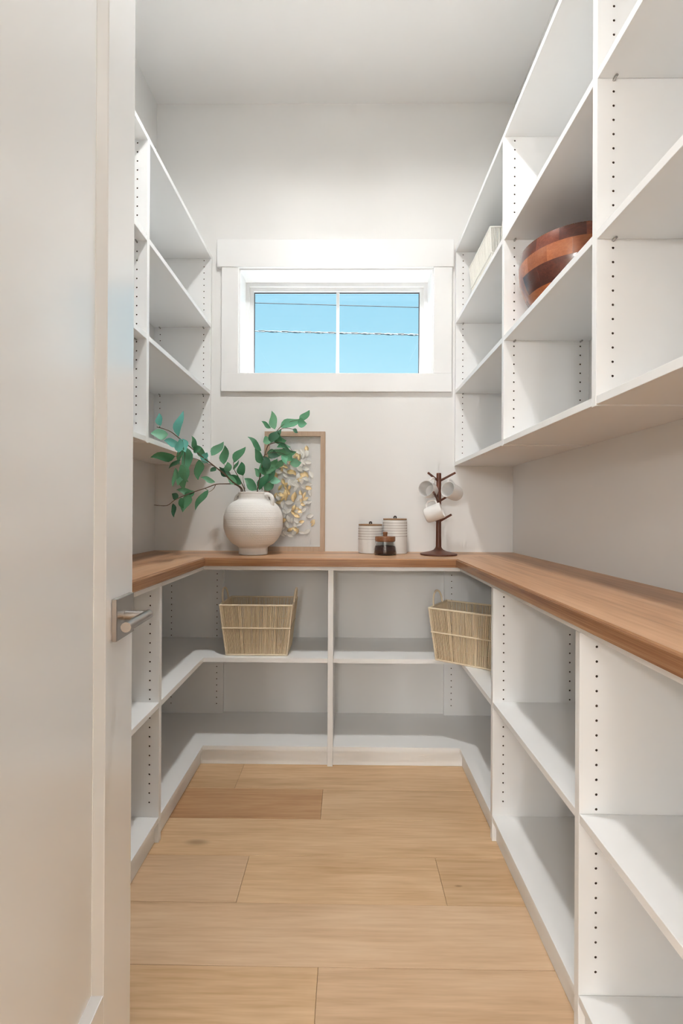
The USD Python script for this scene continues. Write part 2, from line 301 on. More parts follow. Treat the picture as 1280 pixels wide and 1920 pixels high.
sash = obj('sash', ringframe(*b_, .020, fy0+.016, fy0+.047), M['vinyl'], win)
g_ = (b_[0]+.020, b_[1]-.020, b_[2]+.020, b_[3]-.020)
obj('gasket', ringframe(*g_, .004, fy0+.03, fy0+.037), M['gasket'], sash)
obj('pane', bx(g_[0]+.001, g_[1]-.001, fy0+.040, fy0+.044, g_[2]+.001, g_[3]-.001, 0), M['pane'], sash)
obj('glazing_bar', bx(-.062, -.044, fy0+.026, fy0+.0395, g_[2], g_[3], .002), M['vinyl'], sash)

# door, opened into the pantry
E0 = np.array([-.411, .89]); AD = .0576; DW = .762; TH = .035
d_ = np.array([math.sin(AD), -math.cos(AD)]); n_ = np.array([math.cos(AD), math.sin(AD)])   # along the door to the hinge; out of the face seen
def dmap(m):
    """door space (s from the leading edge, depth out of the face, z) to the world"""
    v = m.vertices.copy(); m = m.copy()
    xy = E0 + v[:, :1]*d_ + v[:, 1:2]*n_
    m.vertices = np.column_stack([xy, v[:, 2]]); m.fix_normals() if m.is_watertight else None; return m
door = thing('door_1', 'white single panel door standing open against the left side', 'door', (E0[0], E0[1], 0), kind=S)
SW, BR, TR = .113, .316, .12
def dbox(s0, s1, n0, n1, z0, z1, c=.001): return dmap(bx(s0, s1, n0, n1, z0, z1, c))
DZ0, DZ1 = .012, 2.44
obj('stile', dbox(0, SW, -TH, 0, DZ0, DZ1, .002), M['door'], door)
obj('stile', dbox(DW-SW, DW, -TH, 0, DZ0, DZ1, .002), M['door'], door)
obj('rail', dbox(SW, DW-SW, -TH, 0, DZ0, BR, .0004), M['door'], door)
obj('rail', dbox(SW, DW-SW, -TH, 0, DZ1-TR, DZ1, .0004), M['door'], door)
pw = .016; dp = .0125
obj('panel', dbox(SW, DW-SW, -TH+dp, -dp, BR, DZ1-TR, 0), M['door'], door)
# sloped sticking round the panel
def sticking():
    o = [(SW, BR), (DW-SW, BR), (DW-SW, DZ1-TR), (SW, DZ1-TR)]; i = [(SW+pw, BR+pw), (DW-SW-pw, BR+pw), (DW-SW-pw, DZ1-TR-pw), (SW+pw, DZ1-TR-pw)]
    V = [(s, -.0015, z) for s, z in o] + [(s, -dp+.001, z) for s, z in i] + [(s, -dp-.002, z) for s, z in o] + [(s, -dp-.002, z) for s, z in i]; Fq = []
    for k in range(4):
        q = (k+1) % 4; Fq += [(k, q, 4+q, 4+k), (8+k, 12+k, 12+q, 8+q), (k, 8+k, 8+q, q), (4+k, 4+q, 12+q, 12+k)]
    Fq = np.array(Fq); Ft = np.vstack([Fq[:, [0, 1, 2]], Fq[:, [0, 2, 3]]])
    m = trimesh.Trimesh(np.array(V), Ft, process=False); m = dmap(m); m.fix_normals(); return m
obj('panel_moulding', sticking(), M['door'], door)
hd = UsdGeom.Xform.Define(stage, fresh(str(door.GetPath()), 'door_handle')); tag(hd, 'satin nickel lever handle on a square plate')
HZ, HS = .941, .054
obj('backplate', dbox(HS-.037, HS+.037, 0, .0095, HZ-.037, HZ+.037, .0012), M['nickel'], hd)
lv = [(HS, .006, HZ), (HS, .047, HZ), (HS+.012, .0495, HZ), (HS+.115, .0495, HZ)]
lp = np.array([(HS+.002, .006, HZ+.002), (HS+.002, .0475, HZ+.002)]); lq = np.array([(HS-.006, .0475, HZ+.002), (HS+.093, .0475, HZ+.002)])
obj('lever', dmap(tube(lq, .0083, 24)), M['nickel'], hd, smooth=35)
obj('neck', dmap(tube(lp, .0083, 24)), M['nickel'], hd, smooth=35)
obj('latch_plate', dmap(bx(-.0012, .002, -TH/2-.012, -TH/2+.012, HZ-.03, HZ+.03, .0004)), M['nickel'], door)
for hz in (.22, 1.22, 2.2):
    obj('hinge', dmap(tube([(DW+.004, .006, hz-.045), (DW+.004, .006, hz+.045)], .006, 12)), M['nickel'], door, smooth=35)
tr = thing('trim_1', 'white casing round the pantry doorway', 'trim', (DX0, YF0, 0), kind=S)
for y0, y1 in ((YF0-.018, YF0), (YF1, YF1+.016)):
    xl0 = DX0-.09
    obj('casing', bx(xl0, DX0-.006, y0, y1, 0, DZ+.006), M['trim'], tr); obj('casing', bx(DX1+.006, DX1+.09, y0, y1, 0, DZ+.006), M['trim'], tr)
    obj('casing', bx(xl0, DX1+.09, y0, y1, DZ+.006, DZ+.1), M['trim'], tr)

# ------------------------------------------------------------------ lamps, all out of view
def ceiling_lamp(x, y, z, r, mat, label, d=.035):
    t = thing('ceiling_lamp', label, 'lamp', (x, y, z))
    obj('trim_ring', lathe([(r, d), (r, -.002), (r+.004, -.005), (r+.018, -.004), (r+.022, 0), (r+.012, .0005), (r+.010, .004), (r+.010, d+.012), (0, d+.012), (0, d+.010), (r, d+.010), (r, d)], 48, (x, y, z)), M['trim'], t, smooth=30)
    m = trimesh.creation.cylinder(r-.004, .003, sections=48); m.apply_translation((x, y, z+d-.0015)); obj('lens', m, mat, t)
ceiling_lamp(*LAMP_AT, ZC, .085, M['lamp'], 'round flush ceiling lamp, out of view over the middle of the pantry')  # out of view, placed to light shelves and back wall from above
for (x, y), w in zip(HALL_AT, ('the left one', 'the right one')):
    ceiling_lamp(x, y, ZC-.25, .12, M['hall_lamp'], f'added round flush fill lamp outside the pantry, {w}')  # added behind the camera as fill through the doorway

for i, (x, y, z) in enumerate(PENDANT_AT):
    t = thing('pendant_lamp', f'added white globe fill lamp in the unseen room outside, {("nearer the pantry", "farther from the pantry")[i]}', 'lamp', (x, y, z))  # added low behind the camera to fill nooks and the right wall
    gl = trimesh.creation.icosphere(3, .12); gl.apply_translation((x, y, z)); obj('globe', gl, M['pendant_glow'], t, smooth=True)
    obj('cord', tube([(x, y, z+.12), (x, y, ZC-.265)], .003, 8), M['cable'], t); obj('cap', lathe([(0, .105), (.035, .105), (.035, .15), (.012, .17), (0, .17)], 24, (x, y, z)), M['nickel'], t, smooth=30)
    obj('ceiling_rose', lathe([(0, 0), (.05, 0), (.05, -.015), (.0, -.02)][::-1], 24, (x, y, ZC-.25)), M['nickel'], t, smooth=30)

# ------------------------------------------------------------------ shelving
PT = .019
def drilled(x0, x1, y0, y1, z0, z1, cols, zs, faces, cutouts=()):
    """upright panel lying in a plane of constant y, with blind shelf pin holes on the named faces; returns the panel and the dark linings that put shade into the holes"""
    man = m3.Manifold(m3.Mesh(np.array(bx(x0, x1, y0, y1, z0, z1).vertices, np.float32), np.array(bx(x0, x1, y0, y1, z0, z1).faces, np.uint32)))
    r, dep = .0028, .005; cyl = []; lin = []
    for s in faces:                      # -1: the face towards the camera, +1: the far face
        Y = y0 if s < 0 else y1
        for cx in cols:
            for z in zs:
                c = m3.Manifold.cylinder(dep*2, r, r, 10, True).rotate((90, 0, 0)).translate((cx, Y, z)); cyl.append(c)
                a = np.arange(10)*2*np.pi/10; q = np.stack([cx+(r-.0001)*np.cos(a), np.full(10, Y), z+(r-.0001)*np.sin(a)], 1)
                inn = q.copy(); q[:, 1] -= s*.0002; inn[:, 1] -= s*(dep-.0003)
                V = np.vstack([q, inn, [[cx, Y-s*(dep-.0003), z]]]); Fc = []
                for k in range(10):
                    k2 = (k+1) % 10; Fc += [(k, k2, 10+k2), (k, 10+k2, 10+k), (10+k, 10+k2, 20)]
                lin.append(trimesh.Trimesh(V, np.array(Fc), process=False))
    man = man - m3.Manifold.batch_boolean(cyl, m3.OpType.Add)
    return tm(man), cat(lin)
def pins(shelf, spots, z):
    """metal pegs under a shelf: (x, y, direction into the panel)"""
    for x, y, s in spots:
        obj('shelf_pin', tube([(x, y-s*.013, z-.0032), (x, y, z-.0032)], .003, 8), M['pin'], shelf)
def upper(name, label, side, ys, z_bot, z_s2, z_s1, z_top, zhole):
    XW = XR if side > 0 else XL; XFr = .559 if side > 0 else -.708
    lo, hi = sorted((XFr, XW)); t = thing(name, label, 'shelf unit', (XFr, YB, z_bot))
    inset = side*.0006; cols = (XFr+side*.037, XW-side*.032)
    eps = side*.001
    for i, (y0, y1) in enumerate(ys):
        zs = np.arange(zhole, z_bot+.05, -.032)
        faces = [-1] if i == 0 else ([-1, 1] if i < len(ys)-1 else [1])
        p, l = drilled(lo if side > 0 else lo+.0005, hi-.0005 if side > 0 else hi, y0, y1, z_bot-.003, z_top-PT, cols, zs, faces)
        u = obj('upright', p, M['melamine'], t); obj('shelf_pin_holes', l, M['hole'], u, kind='stuff')
    x0, x1 = (lo, hi-.0005) if side > 0 else (lo+.0005, hi)
    obj('top_panel', bx(x0, x1, ys[-1][0], YB-.0005, z_top-PT, z_top), M['melamine'], t)
    for i in range(len(ys)-1):
        ya, yb = ys[i+1][1]+.0004, ys[i][0]-.0004
        obj('bottom_panel', bx(x0+max(inset, 0), x1+min(inset, 0), ya, yb, z_bot, z_bot+PT), M['melamine'], t)
        for z in (z_s1, z_s2):
            s = obj('shelf', bx(x0+max(inset, 0), x1+min(inset, 0), ya, yb, z-PT/2, z+PT/2), M['melamine'], t)
            pins(s, [(cx, yy, sg) for cx in cols for yy, sg in ((ya, -1), (yb, 1))], z-PT/2)
    return t
ur_y = [(2.3995, 2.4182), (1.665, 1.684), (1.048, 1.067), (.46, .479)]
ul_y = [(2.3995, 2.4182), (1.632, 1.651), (.98, .999), (.36, .379)]
upper('shelf_unit', 'white open shelving hung on the right wall, holding the dark wooden bowl', 1, ur_y, 1.376, 1.757, 2.118, 2.497, 2.464)
upper('shelf_unit', 'white open shelving hung on the left wall, empty behind the leafy branch', -1, ul_y, 1.378, 1.750, 2.097, 2.465, 2.435)

BRX, BLX, BBY = .507, -.635, 2.065
ZM, ZB0, ZBT = .480, .088, .8918
kick = .014
cR = (BRX+.037, .771); cL = (BLX-.033, -.905)
zs_low = [.842-.032*k for k in range(24)]; zs_low = [z for z in zs_low if z > .12]
def base_side(name, label, side, ys):
    XW = XR if side > 0 else XL; X0 = BRX if side > 0 else BLX; lo, hi = sorted((X0, XW))
    lo2, hi2 = (lo, hi-.0005) if side > 0 else (lo+.0005, hi)
    t = thing(name, label, 'base shelf unit', (X0, ys[0][0], 0)); cols = cR if side > 0 else cL; K = X0+side*kick
    for i, (y0, y1) in enumerate(ys):
        p, l = drilled(lo2, hi2, y0, y1, .0003, ZBT-PT-.0003, cols, zs_low, [-1, 1] if i < len(ys)-1 else [1])
        u = obj('upright', p, M['melamine'], t); obj('shelf_pin_holes', l, M['hole'], u, kind='stuff')
    a, b = (lo2+.0006, hi2) if side > 0 else (lo2, hi2-.0006)
    obj('top_panel', bx(a, b, ys[-1][0], ys[0][1], ZBT-PT, ZBT-.0003), M['melamine'], t)
    for i in range(len(ys)-1):
        ya, yb = ys[i+1][1]+.0004, ys[i][0]-.0004
        s = obj('shelf', bx(a, b, ya, yb, ZM-PT, ZM), M['melamine'], t)
        pins(s, [(cx, yy, sg) for cx in cols for yy, sg in ((ya, -1), (yb, 1))], ZM-PT)
        obj('bottom_shelf', bx(a, b, ya, yb, ZB0-PT, ZB0), M['melamine'], t)
        obj('toe_kick', bx(K, K+side*.016, ya, yb, .0003, ZB0-PT-.0005), M['melamine'], t)
    return t
R1, L1 = (1.606, 1.625), (1.578, 1.597)
base_side('base_shelf_unit', 'white open base shelves under the right worktop, nearest the camera', 1, [R1, (1.012, 1.031), (.40, .419)])
base_side('base_shelf_unit', 'white open base shelves under the left worktop, behind the open door', -1, [L1, (.97, .989), (.38, .399)])
t = thing('base_shelf_unit', 'white open base shelves with L-shaped corner shelves below the window, holding two baskets', 'base shelf unit', (0, BBY, 0))
cd0, cd1 = -.080, -.056
u = obj('upright', bx(cd0, cd1, BBY, YB-.0005, .0003, ZBT-PT-.0003), M['melamine'], t)
for lo, hi, cols in ((BRX, XR-.0005, cR), (XL+.0005, BLX, cL)):
    p, l = drilled(lo, hi, 2.3995, YB-.0005, .0003, ZBT-PT-.0003, cols, zs_low, [-1])
    u = obj('upright', p, M['melamine'], t); obj('shelf_pin_holes', l, M['hole'], u, kind='stuff')
e = .0006; YE = 2.3990
right_L = Polygon([(cd1+e, BBY), (BRX, BBY), (BRX, R1[1]+e), (XR-e, R1[1]+e), (XR-e, YE), (BRX-e, YE), (BRX-e, YB-e), (cd1+e, YB-e)])
left_L = Polygon([(cd0-e, BBY), (cd0-e, YB-e), (BLX+e, YB-e), (BLX+e, YE), (XL+e, YE), (XL+e, L1[1]+e), (BLX, L1[1]+e), (BLX, BBY)])
for pl in (left_L, right_L):
    obj('shelf', prism(pl, ZM-PT, ZM), M['melamine'], t); obj('bottom_shelf', prism(pl, ZB0-PT, ZB0), M['melamine'], t)
topU = Polygon([(BLX, L1[1]+e), (BLX, BBY), (BRX, BBY), (BRX, R1[1]+e), (XR-e, R1[1]+e), (XR-e, YB-e), (XL+e, YB-e), (XL+e, L1[1]+e)])
obj('top_panel', prism(topU, ZBT-PT, ZBT-.0003), M['melamine'], t)
zk = ZB0-PT-.0005; KR, KL, KB = BRX+kick, BLX-kick, BBY+kick
obj('toe_kick', bx(KL-.016, cd0-e, KB, KB+.016, .0003, zk), M['melamine'], t); obj('toe_kick', bx(cd1+e, KR+.016, KB, KB+.016, .0003, zk), M['melamine'], t)
obj('toe_kick', bx(KR, KR+.016, R1[1]+e, KB-e, .0003, zk), M['melamine'], t); obj('toe_kick', bx(KL-.016, KL, L1[1]+e, KB-e, .0003, zk), M['melamine'], t)

# worktop: three runs with mitred corners
CFX, CLX, CBY = .4797, -.6194, 2.0335
wt = thing('worktop', 'U-shaped oiled wooden worktop running round three walls', 'worktop', (0, CBY, ZBT))
ch = .0040
def slab(poly_pts, z0, z1, fronts):
    """worktop run: prism with the named front edges chamfered"""
    P = Polygon(poly_pts); m = m3.Manifold.extrude(m3.CrossSection([np.array(poly_pts)]), z1-z0).translate((0, 0, z0))
    for (ax, ay), (bx_, by) in fronts:
        A = np.array([ax, ay]); B = np.array([bx_, by]); d = (B-A)/np.linalg.norm(B-A); nrm = np.array([-d[1], d[0]])
        if Polygon(poly_pts).contains(Point(*(A+B)/2 + nrm*.01)): nrm = -nrm
        for zc, sg in ((z1, 1), (z0, -1)):
            pts = []
            for q in (A-d*.02, B+d*.02):
                pts += [(*(q - nrm*ch), zc), (*(q - nrm*ch), zc+sg*.01), (*(q+nrm*.01), zc+sg*.01), (*(q+nrm*.01), zc-sg*ch), (*q, zc-sg*ch)]
            m = m - m3.Manifold.hull_points(np.array(pts))
    return tm(m)
g = .0003
YEND_R, YEND_L = .395, .375
ew = .009
def run(poly, edge, fr, mat, emat):
    r_ = obj('worktop_run', slab(poly, ZBT, ZT, []), M[mat], wt)
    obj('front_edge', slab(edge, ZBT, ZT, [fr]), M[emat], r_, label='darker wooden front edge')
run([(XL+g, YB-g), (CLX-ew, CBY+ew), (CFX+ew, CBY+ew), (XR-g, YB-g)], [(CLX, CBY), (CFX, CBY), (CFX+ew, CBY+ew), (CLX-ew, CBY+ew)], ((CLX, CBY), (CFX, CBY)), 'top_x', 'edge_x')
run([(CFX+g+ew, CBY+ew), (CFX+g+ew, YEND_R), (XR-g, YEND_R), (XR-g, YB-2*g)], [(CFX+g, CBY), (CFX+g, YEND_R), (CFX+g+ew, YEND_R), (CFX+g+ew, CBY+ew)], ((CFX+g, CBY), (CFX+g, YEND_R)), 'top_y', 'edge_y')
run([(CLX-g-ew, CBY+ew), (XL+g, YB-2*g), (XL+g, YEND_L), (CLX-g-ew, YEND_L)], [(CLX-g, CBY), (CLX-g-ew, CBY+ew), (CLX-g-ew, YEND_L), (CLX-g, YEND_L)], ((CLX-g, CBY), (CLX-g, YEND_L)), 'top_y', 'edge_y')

# ------------------------------------------------------------------ vase
vx, vy = -.4475, 2.232
vase = thing('vase', 'round off-white plaster vase with small loop handles by the framed art', 'vase', (vx, vy, ZT))
outer = [(.066, 0), (.0685, .003), (.0685, .031), (.072, .036), (.096, .051), (.118, .075), (.133, .105), (.1405, .140), (.1405, .172), (.134, .203), (.120, .230), (.098, .250), (.080, .259), (.0735, .264), (.0715, .272), (.0715, .288), (.0735, .2945), (.072, .298)]
op = spline(outer, 130); ridge = np.where((op[:, 1] > .05) & (op[:, 1] < .255), .0002*np.sin(op[:, 1]*2*np.pi/.0105), 0); op[:, 0] += ridge
inner = [(.066, .297), (.064, .285), (.066, .262), (.10, .245), (.130, .17), (.12, .08), (.06, .04), (0, .038)]
obj('body', lathe([(0, 0)] + [tuple(p) for p in op] + inner, 72, (vx, vy, ZT)), M['plaster'], vase, smooth=50)
for ang in (-28, 152):
    c, s = math.cos(math.radians(ang)), math.sin(math.radians(ang))
    pth = spline([(.066, 0, .283), (.088, 0, .286), (.106, 0, .277), (.113, 0, .258), (.109, 0, .236), (.100, 0, .228)], 18)
    w = np.array([(vx+p[0]*c, vy+p[0]*s, ZT+p[2]) for p in pth])
    obj('handle', tube(w, .0095, 12), M['plaster'], vase, smooth=60)

# ------------------------------------------------------------------ leafy branches (traced by eye on a 420 x 360 photo crop at 3.0476 x)
def cp(x, y, Y): return at(240+x/3.0476, 740+y/3.0476, Y)
def leaf(b, tp, w, tilt=0.0, bend=.12, fold=.25):
    b, tp = np.asarray(b, float), np.asarray(tp, float); ax = tp-b; Ln = np.linalg.norm(ax); ax /= Ln
    view = np.array([0, -1.0, .1]); n = view - ax*(view@ax); n /= np.linalg.norm(n); s = np.cross(n, ax)
    ct, st = math.cos(tilt), math.sin(tilt); n, s = ct*n+st*s, -st*n+ct*s
    T = np.linspace(0, 1, 8); V = []; 
    prof = np.sin(np.pi*T**0.82)**0.85*(1-.22*T); prof[0] = .06; prof[-1] = 0.015
    for t_, p in zip(T, prof):
        c = b + ax*Ln*t_ + n*(bend*Ln*math.sin(math.pi*t_)) + s*(.05*Ln*math.sin(2*math.pi*t_))
        h = p*w/2
        V += [c - s*h + n*fold*h*.9, c - s*h*.5 + n*fold*h*.35, c, c + s*h*.5 + n*fold*h*.35, c + s*h + n*fold*h*.9]
    F_ = []
    for i in range(7):
        for k in range(4):
            p0 = i*5+k; F_ += [(p0, p0+1, p0+6), (p0, p0+6, p0+5)]
    return trimesh.Trimesh(np.array(V), np.array(F_), process=False)
lr = random.Random(11)
def branch(label, stems, leaves, depth):
    """stems: lists of crop points; leaves: (bx, by, tx, ty, width, look); depth: crop x, y -> distance"""
    p0 = stems[0][0]; root = cp(*p0, depth(*p0))
    t = thing('leafy_branch', label, 'branch', root, group='branches in the vase')
    for k, s in enumerate(stems):
        q = spline([cp(x, y, depth(x, y)) for x, y in s], max(6, 4*len(s)))
        r0 = (.0032 if k == 0 else .0018)
        obj('stem' if k == 0 else 'twig', tube(q, np.linspace(r0, r0*.4, len(q)), 7), M['stem'], t, smooth=60)
    for (x0, y0, x1, y1, w, look) in leaves:
        Y = depth(x0, y0); dz = lr.uniform(-.02, .012); B = cp(x0, y0, Y); T_ = cp(x1, y1, Y+dz)
        W = np.linalg.norm(cp(x0+w, y0, Y)-cp(x0, y0, Y))
        lf = obj('leaf', leaf(B, T_, W*1.25, lr.uniform(-.5, .5), lr.choice([-1, 1])*lr.uniform(.04, .13), lr.uniform(.1, .35)), M[look], t, smooth=True)
    return t
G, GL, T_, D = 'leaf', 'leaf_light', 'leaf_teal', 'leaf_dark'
def dL(x, y): return 2.232 - .64*max(0., min(1.08, (655-x)/490))
branch('longest leafy branch, arching left over the worktop with teal-green leaves at its tip',
    [[(660, 600), (655, 545), (600, 500), (520, 430), (450, 375), (380, 320), (300, 255), (230, 205), (165, 185)], [(600, 505), (540, 440), (450, 390), (372, 362)], [(300, 300), (295, 340), (265, 352)], [(330, 285), (325, 330), (322, 400)]],
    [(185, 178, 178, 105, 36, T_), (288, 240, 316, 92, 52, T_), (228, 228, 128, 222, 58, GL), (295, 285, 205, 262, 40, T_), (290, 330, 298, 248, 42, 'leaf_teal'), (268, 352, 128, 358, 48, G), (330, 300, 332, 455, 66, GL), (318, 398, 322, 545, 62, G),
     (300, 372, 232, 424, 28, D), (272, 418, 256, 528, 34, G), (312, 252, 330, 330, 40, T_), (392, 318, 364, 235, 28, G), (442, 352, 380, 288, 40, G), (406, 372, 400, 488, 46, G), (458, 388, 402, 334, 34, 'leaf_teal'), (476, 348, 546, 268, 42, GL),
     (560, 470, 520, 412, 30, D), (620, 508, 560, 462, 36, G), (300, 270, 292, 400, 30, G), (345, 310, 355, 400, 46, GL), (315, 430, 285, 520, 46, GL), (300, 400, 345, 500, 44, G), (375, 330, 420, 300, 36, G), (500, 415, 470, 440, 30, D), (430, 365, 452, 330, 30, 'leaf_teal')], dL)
def dLL(x, y): return 2.225 - .20*max(0., min(1., (650-x)/500))
branch('low leafy branch drooping left beside the vase with small pointed leaves',
    [[(650, 600), (645, 540), (600, 510), (520, 510), (440, 535), (350, 565), (270, 600), (215, 635), (148, 630)], [(440, 536), (455, 545)], [(500, 512), (490, 535), (450, 560)]],
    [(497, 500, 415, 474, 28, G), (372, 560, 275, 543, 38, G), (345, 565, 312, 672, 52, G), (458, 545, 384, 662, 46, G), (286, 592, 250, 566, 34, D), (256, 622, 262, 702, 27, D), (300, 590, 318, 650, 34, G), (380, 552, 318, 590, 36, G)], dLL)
def dM(x, y): return 2.215
branch('short upright leafy branch in the middle of the vase mouth',
    [[(675, 600), (665, 545), (630, 470), (605, 420), (602, 385)], [(640, 500), (590, 465), (560, 420), (548, 395)], [(668, 540), (660, 500), (655, 455)]],
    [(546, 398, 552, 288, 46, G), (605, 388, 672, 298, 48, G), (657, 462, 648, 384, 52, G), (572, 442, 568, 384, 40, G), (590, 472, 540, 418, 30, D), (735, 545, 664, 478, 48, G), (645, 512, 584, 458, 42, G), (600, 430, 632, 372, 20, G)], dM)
def dR(x, y): return 2.235 - .0*x - .03*max(0, (560-y)/400)
branch('tall leafy branch leaning right in front of the framed art',
    [[(735, 600), (740, 540), (755, 460), (770, 385), (795, 300), (845, 220), (895, 190), (955, 205)], [(845, 215), (900, 165), (980, 145)], [(780, 345), (830, 330), (905, 345)], [(765, 545), (785, 490), (815, 490)], [(800, 290), (870, 272), (945, 332)]],
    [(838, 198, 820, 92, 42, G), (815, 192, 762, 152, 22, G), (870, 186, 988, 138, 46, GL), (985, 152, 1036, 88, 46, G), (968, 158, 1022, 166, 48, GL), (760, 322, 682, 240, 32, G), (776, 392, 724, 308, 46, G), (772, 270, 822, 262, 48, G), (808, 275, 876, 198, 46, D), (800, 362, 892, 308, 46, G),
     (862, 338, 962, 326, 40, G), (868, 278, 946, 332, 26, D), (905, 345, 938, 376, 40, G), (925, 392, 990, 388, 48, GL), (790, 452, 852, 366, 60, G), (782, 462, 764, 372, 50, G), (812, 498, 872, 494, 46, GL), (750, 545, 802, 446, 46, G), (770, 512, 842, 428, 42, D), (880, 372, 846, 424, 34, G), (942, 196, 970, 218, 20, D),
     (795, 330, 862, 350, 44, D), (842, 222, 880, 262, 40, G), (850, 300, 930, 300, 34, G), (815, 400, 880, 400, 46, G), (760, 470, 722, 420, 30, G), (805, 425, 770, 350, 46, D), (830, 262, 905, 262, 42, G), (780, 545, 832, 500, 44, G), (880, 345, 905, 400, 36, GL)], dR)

# ------------------------------------------------------------------ framed art
ax0, ax1, az0, az1 = -.424, -.111, ZT+.0003, 1.548
art = thing('framed_art', 'tall narrow picture in a pale wooden frame with gold and white petals, behind the vase', 'picture', ((ax0+ax1)/2, 2.40, ZT))
fw = .024; fy, fb = 2.388, 2.4178
def stick(pts): return m3.Manifold.hull_points(np.array(pts))
def mitre(a, b, ia, ib):
    P = []
    for (x, z) in (a, b, ib, ia):
        P += [(x, fy, z), (x, fb, z)]
    return tm(stick(P))
O = [(ax0, az0), (ax1, az0), (ax1, az1), (ax0, az1)]; I = [(ax0+fw, az0+fw), (ax1-fw, az0+fw), (ax1-fw, az1-fw), (ax0+fw, az1-fw)]
for k in range(4): obj('frame_side', mitre(O[k], O[(k+1) % 4], I[k], I[(k+1) % 4]), M['frame_wood'], art)
obj('mount', bx(ax0+fw-.003, ax1-fw+.003, fb-.006, fb-.001, az0+fw-.003, az1-fw+.003, 0), M['linen'], art)
obj('picture_glass', bx(ax0+fw+.0005, ax1-fw-.0005, fy+.005, fy+.0065, az0+fw+.0005, az1-fw-.0005, 0), M['pane'], art)
ar = random.Random(5)
W_, H_ = ax1-ax0-2*fw, az1-az0-2*fw; X0a, Z0a = ax0+fw, az0+fw; n = 0; placed = []
while n < 120:
    u_, v_ = ar.gauss(.5, .24), ar.uniform(.10, .90)
    if not .10 < u_ < .87 or abs(u_-.5) > .42*(1-(2*abs(v_-.5))**3*.35): continue
    if any(math.hypot((u_-a)*W_, (v_-b)*H_) < .0125 for a, b in placed): continue
    placed.append((u_, v_)); x, z = X0a+u_*W_, Z0a+v_*H_
    ang = ar.uniform(0, math.pi); Lp = ar.uniform(.032, .048); wp = Lp*ar.uniform(.42, .6); yc = fb-.0085
    ca, sa = math.cos(ang), math.sin(ang); V = []
    for t_, p, q in ((-.5, .0, .0), (-.25, .75, .5), (.08, 1, .8), (.32, .62, .6), (.5, 0, .35)):
        for s_ in (-1, 0, 1):
            lx, lz = t_*Lp, s_*p*wp/2; V.append((x+lx*ca-lz*sa, yc-q*.005-(.0035*p if s_ else 0), z+lx*sa+lz*ca))
    F_ = []
    for i in range(4):
        for k in range(2):
            a0 = i*3+k; F_ += [(a0, a0+1, a0+4), (a0, a0+4, a0+3)]
    obj('petal', trimesh.Trimesh(np.array(V), np.array(F_), process=False), M['gold' if ar.random() < .42 else 'paper'], art, smooth=True); n += 1

# ------------------------------------------------------------------ canisters, jar
def canister(x, y, r, h, rows_, label):
    t = thing('canister', label, 'canister', (x, y, ZT))
    obj('body', lathe([(0, 0), (r-.003, 0), (r-.0008, .0012), (r, .004), (r, h-.004), (r-.001, h-.001), (r-.004, h), (r-.006, h-.002), (r-.006, .006), (0, .006)], 64, (x, y, ZT)), M['ceramic'], t, smooth=40)
    dm = []
    for q in range(rows_):
        z = ZT + h - .014 - q*.0130
        for k in range(46):
            a = (k+.5*(q % 2))*2*math.pi/46; da = .042; R_ = r+.0004; P = []
            for aa in (a-da, a+da):
                for zz in (-.0016, .0016):
                    sk = .0012*np.sign(aa-a)
                    for rr in (R_-.0008, R_): P.append((x+rr*math.cos(aa), y+rr*math.sin(aa), z+zz+sk))
            dm.append(tm(m3.Manifold.hull_points(np.array(P))))
    obj('dash_pattern', cat(dm), M['dash'], t, kind='stuff', label='rows of small brown-grey dashes')
    lid = obj('lid', lathe([(0, h+.0005), (r-.003, h+.0005), (r-.001, h+.002), (r-.001, h+.0065), (r-.003, h+.008), (0, h+.008)], 64, (x, y, ZT)), M['lid_wood'], t, smooth=40, label='thin brown wooden lid')
    lp_ = [(x-.004, y, ZT+h+.007), (x-.0045, y, ZT+h+.014), (x, y, ZT+h+.019), (x+.0055, y, ZT+h+.0165), (x+.006, y, ZT+h+.010), (x+.003, y, ZT+h+.007)]
    obj('loop_handle', tube(spline(lp_, 14), .0034, 8), M['leather'], lid, smooth=60, label='dark leather loop')
canister(.1215, 2.348, .0605, .137, 5, 'shorter of two white dash-patterned canisters with wooden lids')
canister(.2445, 2.340, .0605, .166, 6, 'taller of two white dash-patterned canisters with wooden lids')
jx, jy = .187, 2.236
jar = thing('glass_jar', 'squat clear glass jar with an acacia lid, in front of the two canisters', 'jar', (jx, jy, ZT))
jo = [(0, .0003), (.046, .0003), (.052, .003), (.0545, .010), (.0545, .026), (.0525, .037), (.049, .050), (.0475, .060), (.0475, .066)]
ji = [(.0455, .066), (.0455, .060), (.047, .049), (.0503, .037), (.0523, .026), (.0523, .011), (.050, .006), (.045, .0045), (0, .0045)]
obj('body', lathe(jo+ji, 64, (jx, jy, ZT)), M['glass'], jar, smooth=40)
cf = obj('ground_coffee', lathe([(0, .005), (.0445, .005), (.0494, .0065), (.0517, .0115), (.0517, .026), (.0497, .0365), (.0480, .0425), (.03, .044), (0, .0435)], 48, (jx, jy, ZT)), M['coffee'], smooth=50, kind='stuff', label='dark brown ground coffee inside the clear glass jar', cat='coffee')
ld = obj('lid', lathe([(0, .064), (.0445, .064), (.0445, .0668), (.0475, .067), (.0487, .069), (.0487, .0865), (.0472, .0885), (0, .0885)], 56, (jx, jy, ZT)), M['acacia'], jar, smooth=40, label='brown acacia lid')
obj('knob', lathe([(0, .088), (.0095, .088), (.0100, .094), (.0112, .103), (.0112, .108), (.0095, .1105), (0, .111)], 32, (jx, jy, ZT)), M['acacia'], ld, smooth=40)

